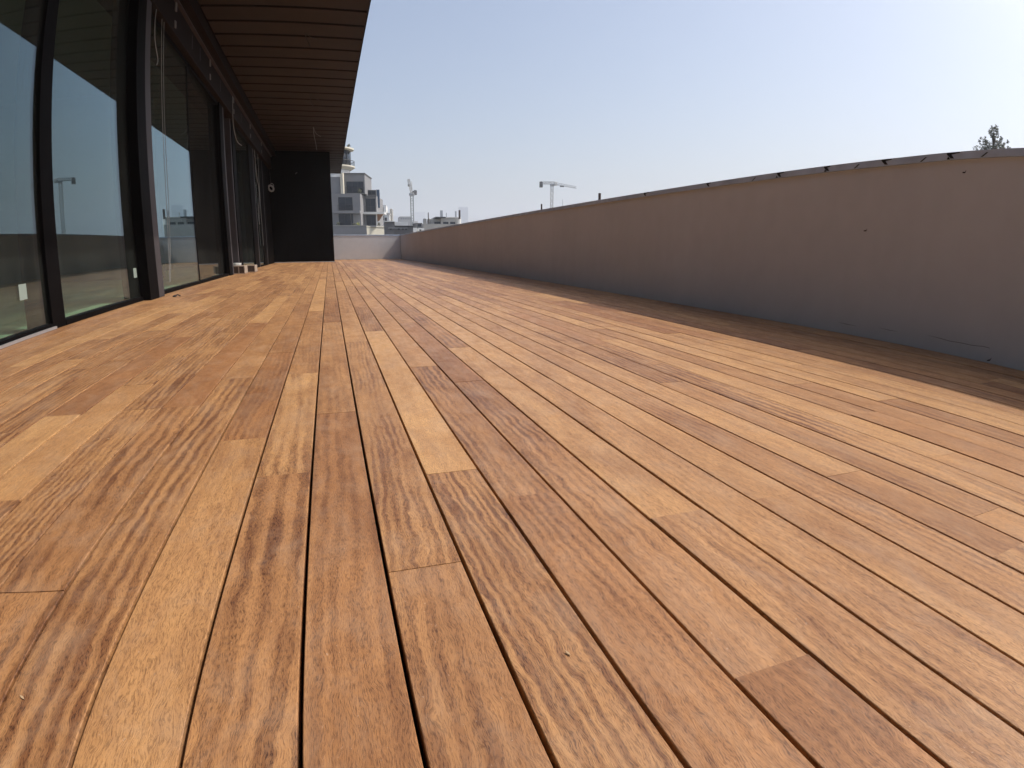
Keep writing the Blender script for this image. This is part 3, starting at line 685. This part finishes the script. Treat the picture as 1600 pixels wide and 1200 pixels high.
for i in range(7): T2.vol('floor_band', *r6(549, 680+i*22, 695, 684+i*22), -0.8, 0.79, 'white')
T3 = Far('office_tower', 'very faint far block between the white house and the luffing crane', 'tower', 605, 345, 4400, 0.0)
T3.vol('core', *r6(225, 728, 300, 1000), 0, 30, 'bluepane', z0=GZ); T3.vol('crown', *r6(235, 720, 280, 728), 5, 12, 'metal')

# ------------------------------------------------------------------ tower cranes
def lattice(p0, p1, w, n, r, rd, up=Vector((0, 1, 0)), tri=False):
    p0, p1 = Vector(p0), Vector(p1); t = (p1-p0).normalized(); a = (up-t*up.dot(t)).normalized(); b = t.cross(a)
    cs = [(-1, -1), (1, -1), (1, 1), (-1, 1)] if not tri else [(-1, -0.8), (1, -0.8), (0, 1)]
    mb = MB(); m = len(cs)
    for c in cs:
        o = a*c[0]*w/2+b*c[1]*w/2; mb.tube([p0+o, p1+o], r, 4)
    for i in range(n):
        for j in range(m):
            c, d = cs[j], cs[(j+1) % m]
            if i % 2: c, d = d, c
            q0 = p0+(p1-p0)*(i/n)+a*c[0]*w/2+b*c[1]*w/2; q1 = p0+(p1-p0)*((i+1)/n)+a*d[0]*w/2+b*d[1]*w/2
            mb.tube([q0, q1], rd, 4)
    return mb
def pt(px, py, Y):
    d = sight(px, py); t = Y/d.y; return Vector((d.x*t, Y, CAM_Z+d.z*t))
D = 330
b0 = pt(644.5, 355, D); b0.z = GZ; tp = pt(645.0, 304, D)
lc = thing('tower_crane', 'luffing tower crane with a steep raised jib, left of the skyline', 'crane', tuple(b0))
build('mast', lattice(b0, Vector((b0.x, D, tp.z)), 1.5, 34, 0.17, 0.10, tri=False), 'mast', lc)
build('slewing_ring', MB().lathe(b0.x, D, [(1.3, tp.z-0.7), (1.6, tp.z-0.2), (1.6, tp.z+0.4), (1.2, tp.z+0.7)], 16), 'metal', lc)
q0 = pt(647.5, 301, D-2)
cj = pt(647.6, 299, D+4)
build('counter_jib', MB().box(b0.x-0.8, cj.x+0.8, D-0.5, D+5.5, tp.z+0.7, tp.z+1.3), 'crane', lc)
build('counterweight', MB().box(cj.x-1.2, cj.x+1.1, D+2.5, D+5, tp.z+0.3, tp.z+2.4), 'ballast', lc)
build('cab', MB().box(b0.x+1.0, b0.x+2.3, D-3.2, D-1.2, tp.z+0.4, tp.z+2.3), 'ballast', lc, 0.1)
jt = pt(638.2, 281, D-9)
jib = build('jib', lattice((b0.x-0.3, D-1, tp.z+1.3), jt, 1.15, 12, 0.15, 0.09, up=Vector((1, 0, 0))), 'crane', lc)
build('jib_head', MB().box(jt.x-0.6, jt.x+0.7, jt.y-0.6, jt.y+0.6, jt.z-0.6, jt.z+0.5), 'crane', lc)
af = pt(643.2, 283.5, D+2)
build('a_frame', MB().tube([(b0.x+0.8, D+3.5, tp.z+1.3), af], 0.16, 5).tube([(b0.x-0.6, D, tp.z+1.3), af], 0.16, 5), 'crane', lc)
build('pendant_line', MB().tube([af, jt], 0.06, 4), 'metal', lc)
mdl = Vector((b0.x-0.3, D-1, tp.z+1.3)).lerp(jt, 0.62)
build('hook_block', MB().box(mdl.x-1.0, mdl.x-0.1, mdl.y-0.4, mdl.y+0.4, mdl.z-0.9, mdl.z+0.3), 'ballast', lc)
# hammerhead crane
D = 300
m0 = pt(862, 325, D); m1 = pt(861.8, 289, D)
hc = thing('tower_crane', 'flat top tower crane with a long level jib above the parapet', 'crane', (m0.x, D, GZ))
build('mast', lattice((m0.x, D, GZ), (m0.x, D, m1.z), 1.25, 36, 0.14, 0.08), 'crane', hc)
jl, jr = pt(846, 285.5, D+6), pt(900.5, 292.5, D-14)
build('slewing_unit', MB().lathe(m0.x, D, [(0.9, m1.z-0.4), (1.1, m1.z), (1.1, m1.z+0.6), (0.7, m1.z+0.9)], 14), 'metal', hc)
base = Vector((m0.x, D, m1.z+1.2))
build('counter_jib', lattice(base, jl, 1.1, 6, 0.15, 0.09), 'crane', hc)
build('jib', lattice(base, jr, 1.15, 18, 0.10, 0.065, tri=True), 'crane', hc)
build('counterweight', MB().box(jl.x-0.8, jl.x+0.5, jl.y-1, jl.y+1, jl.z-2.4, jl.z+0.7), 'ballast', hc)
build('cab', MB().box(m0.x+0.9, m0.x+2.3, D-1.9, D-0.4, m1.z-0.3, m1.z+1.7), 'white', hc, 0.1)
hdp = pt(866, 283.5, D)
build('top_frame', MB().tube([(m0.x-0.8, D, m1.z+1.2), (m0.x-0.5, D, hdp.z)], 0.14, 5).tube([(m0.x+2.8, D-1.0, m1.z+1.5), (hdp.x, D, hdp.z)], 0.14, 5).tube([(m0.x-0.5, D, hdp.z), (hdp.x, D, hdp.z)], 0.14, 5), 'crane', hc)
tr = base.lerp(jr, 0.42)
build('trolley', MB().box(tr.x-1.0, tr.x+1.0, tr.y-0.7, tr.y+0.7, tr.z-1.1, tr.z-0.6), 'ballast', hc)
# thin mast
p1 = pt(879.3, 311, 160)
tag(build('antenna_mast', MB().tube([(p1.x, 160, GZ), (p1.x, 160, p1.z)], 0.09, 6, 0.045).tube([(p1.x-0.3, 160, p1.z-0.8), (p1.x+0.3, 160, p1.z-0.8)], 0.03, 4), 'metal'), 'thin antenna mast right of the flat top crane', 'antenna')

# ------------------------------------------------------------------ tree beyond the parapet
def tree(px, py, dist, lab, seed, height_lobes):
    d = sight(px, py); h = math.hypot(d.x, d.y); t = dist/h; top = Vector((d.x*t, d.y*t, CAM_Z+d.z*t)); rn = random.Random(seed)
    base = Vector((top.x, top.y, GZ)); tr_ = thing('tree', lab, 'tree', tuple(base)); H = top.z-GZ
    side = Vector((d.y, -d.x, 0)).normalized(); fwd = Vector((d.x, d.y, 0)).normalized()
    spine = catm([base, base+side*0.3+Vector((0, 0, H*0.35)), base-side*0.25+Vector((0, 0, H*0.7)), top-Vector((0, 0, 0.5))], 6)
    build('trunk', MB().tube(spine, 0.38, 10, 0.03), 'bark', tr_, smooth=True)
    limbs = MB(); blobs = []
    for s_, f_, z_, r, rz, wgt in height_lobes:
        c = top+side*s_+fwd*f_+Vector((0, 0, z_)); blobs.append((tuple(c), (r, r, rz), wgt))
        st = Vector((top.x, top.y, c.z-0.8-abs(s_)*0.7)); limbs.tube(catm([st, st.lerp(c, 0.5)+Vector((0, 0, 0.15)), c], 4), 0.05, 5, 0.012)
    build('branches', limbs, 'bark', tr_)
    build('crown', leaf_cloud(rn, blobs, 11000, 0.075), 'leaf', tr_)
    return tr_
rt_ = random.Random(3)
lobes = [(0.02, 0, -0.17, 0.26, 0.17, 0.8), (-0.20, 0.1, -0.42, 0.20, 0.22, 0.55), (0.28, 0, -0.36, 0.20, 0.14, 0.4), (0.10, 0, -0.75, 0.32, 0.20, 0.9), (-0.10, 0.2, -0.62, 0.15, 0.18, 0.4), (-0.62, 0, -1.02, 0.20, 0.18, 0.5),
         (-0.45, 0.2, -1.22, 0.32, 0.22, 1.0), (0.15, 0, -1.22, 0.42, 0.26, 1.4), (0.5, 0.2, -1.32, 0.28, 0.24, 0.9), (0.45, -0.2, -0.85, 0.12, 0.16, 0.3), (0.88, 0, -1.02, 0.12, 0.10, 0.25), (0.95, 0, -1.5, 0.18, 0.22, 0.5), (-0.9, 0, -1.15, 0.12, 0.12, 0.2), (-0.85, 0, -1.6, 0.35, 0.3, 0.9)]
for i in range(34):
    z_ = -1.7-i*0.2; w_ = min(2.6, 0.9+i*0.09)
    lobes.append((rt_.uniform(-w_, w_), rt_.uniform(-w_, w_), z_, rt_.uniform(0.35, 0.7), rt_.uniform(0.3, 0.5), 1.0))
tree(1553, 196, 45, 'loose grey green treetop showing above the right end of the parapet', 11, lobes)

# ------------------------------------------------------------------ haze
hz = bpy.data.meshes.new('haze'); mbh = B(-4950, 4950, -4950, 4950, GZ-1.4, 300)
hz.from_pydata(mbh.v, [], mbh.f); hz.update()
hm = bpy.data.materials.new('haze_air'); hm.use_nodes = True; hn = hm.node_tree; hn.nodes.clear()
ho = hn.nodes.new('ShaderNodeOutputMaterial'); pv = hn.nodes.new('ShaderNodeVolumePrincipled')
pv.inputs['Color'].default_value = (0.90, 0.94, 1.0, 1); pv.inputs['Density'].default_value = 0.00042; pv.inputs['Anisotropy'].default_value = 0.3
hn.links.new(pv.outputs[0], ho.inputs['Volume'])
hz.materials.append(hm); ho_ = bpy.data.objects.new('haze', hz); COL.objects.link(ho_); ho_['kind'] = 'stuff'
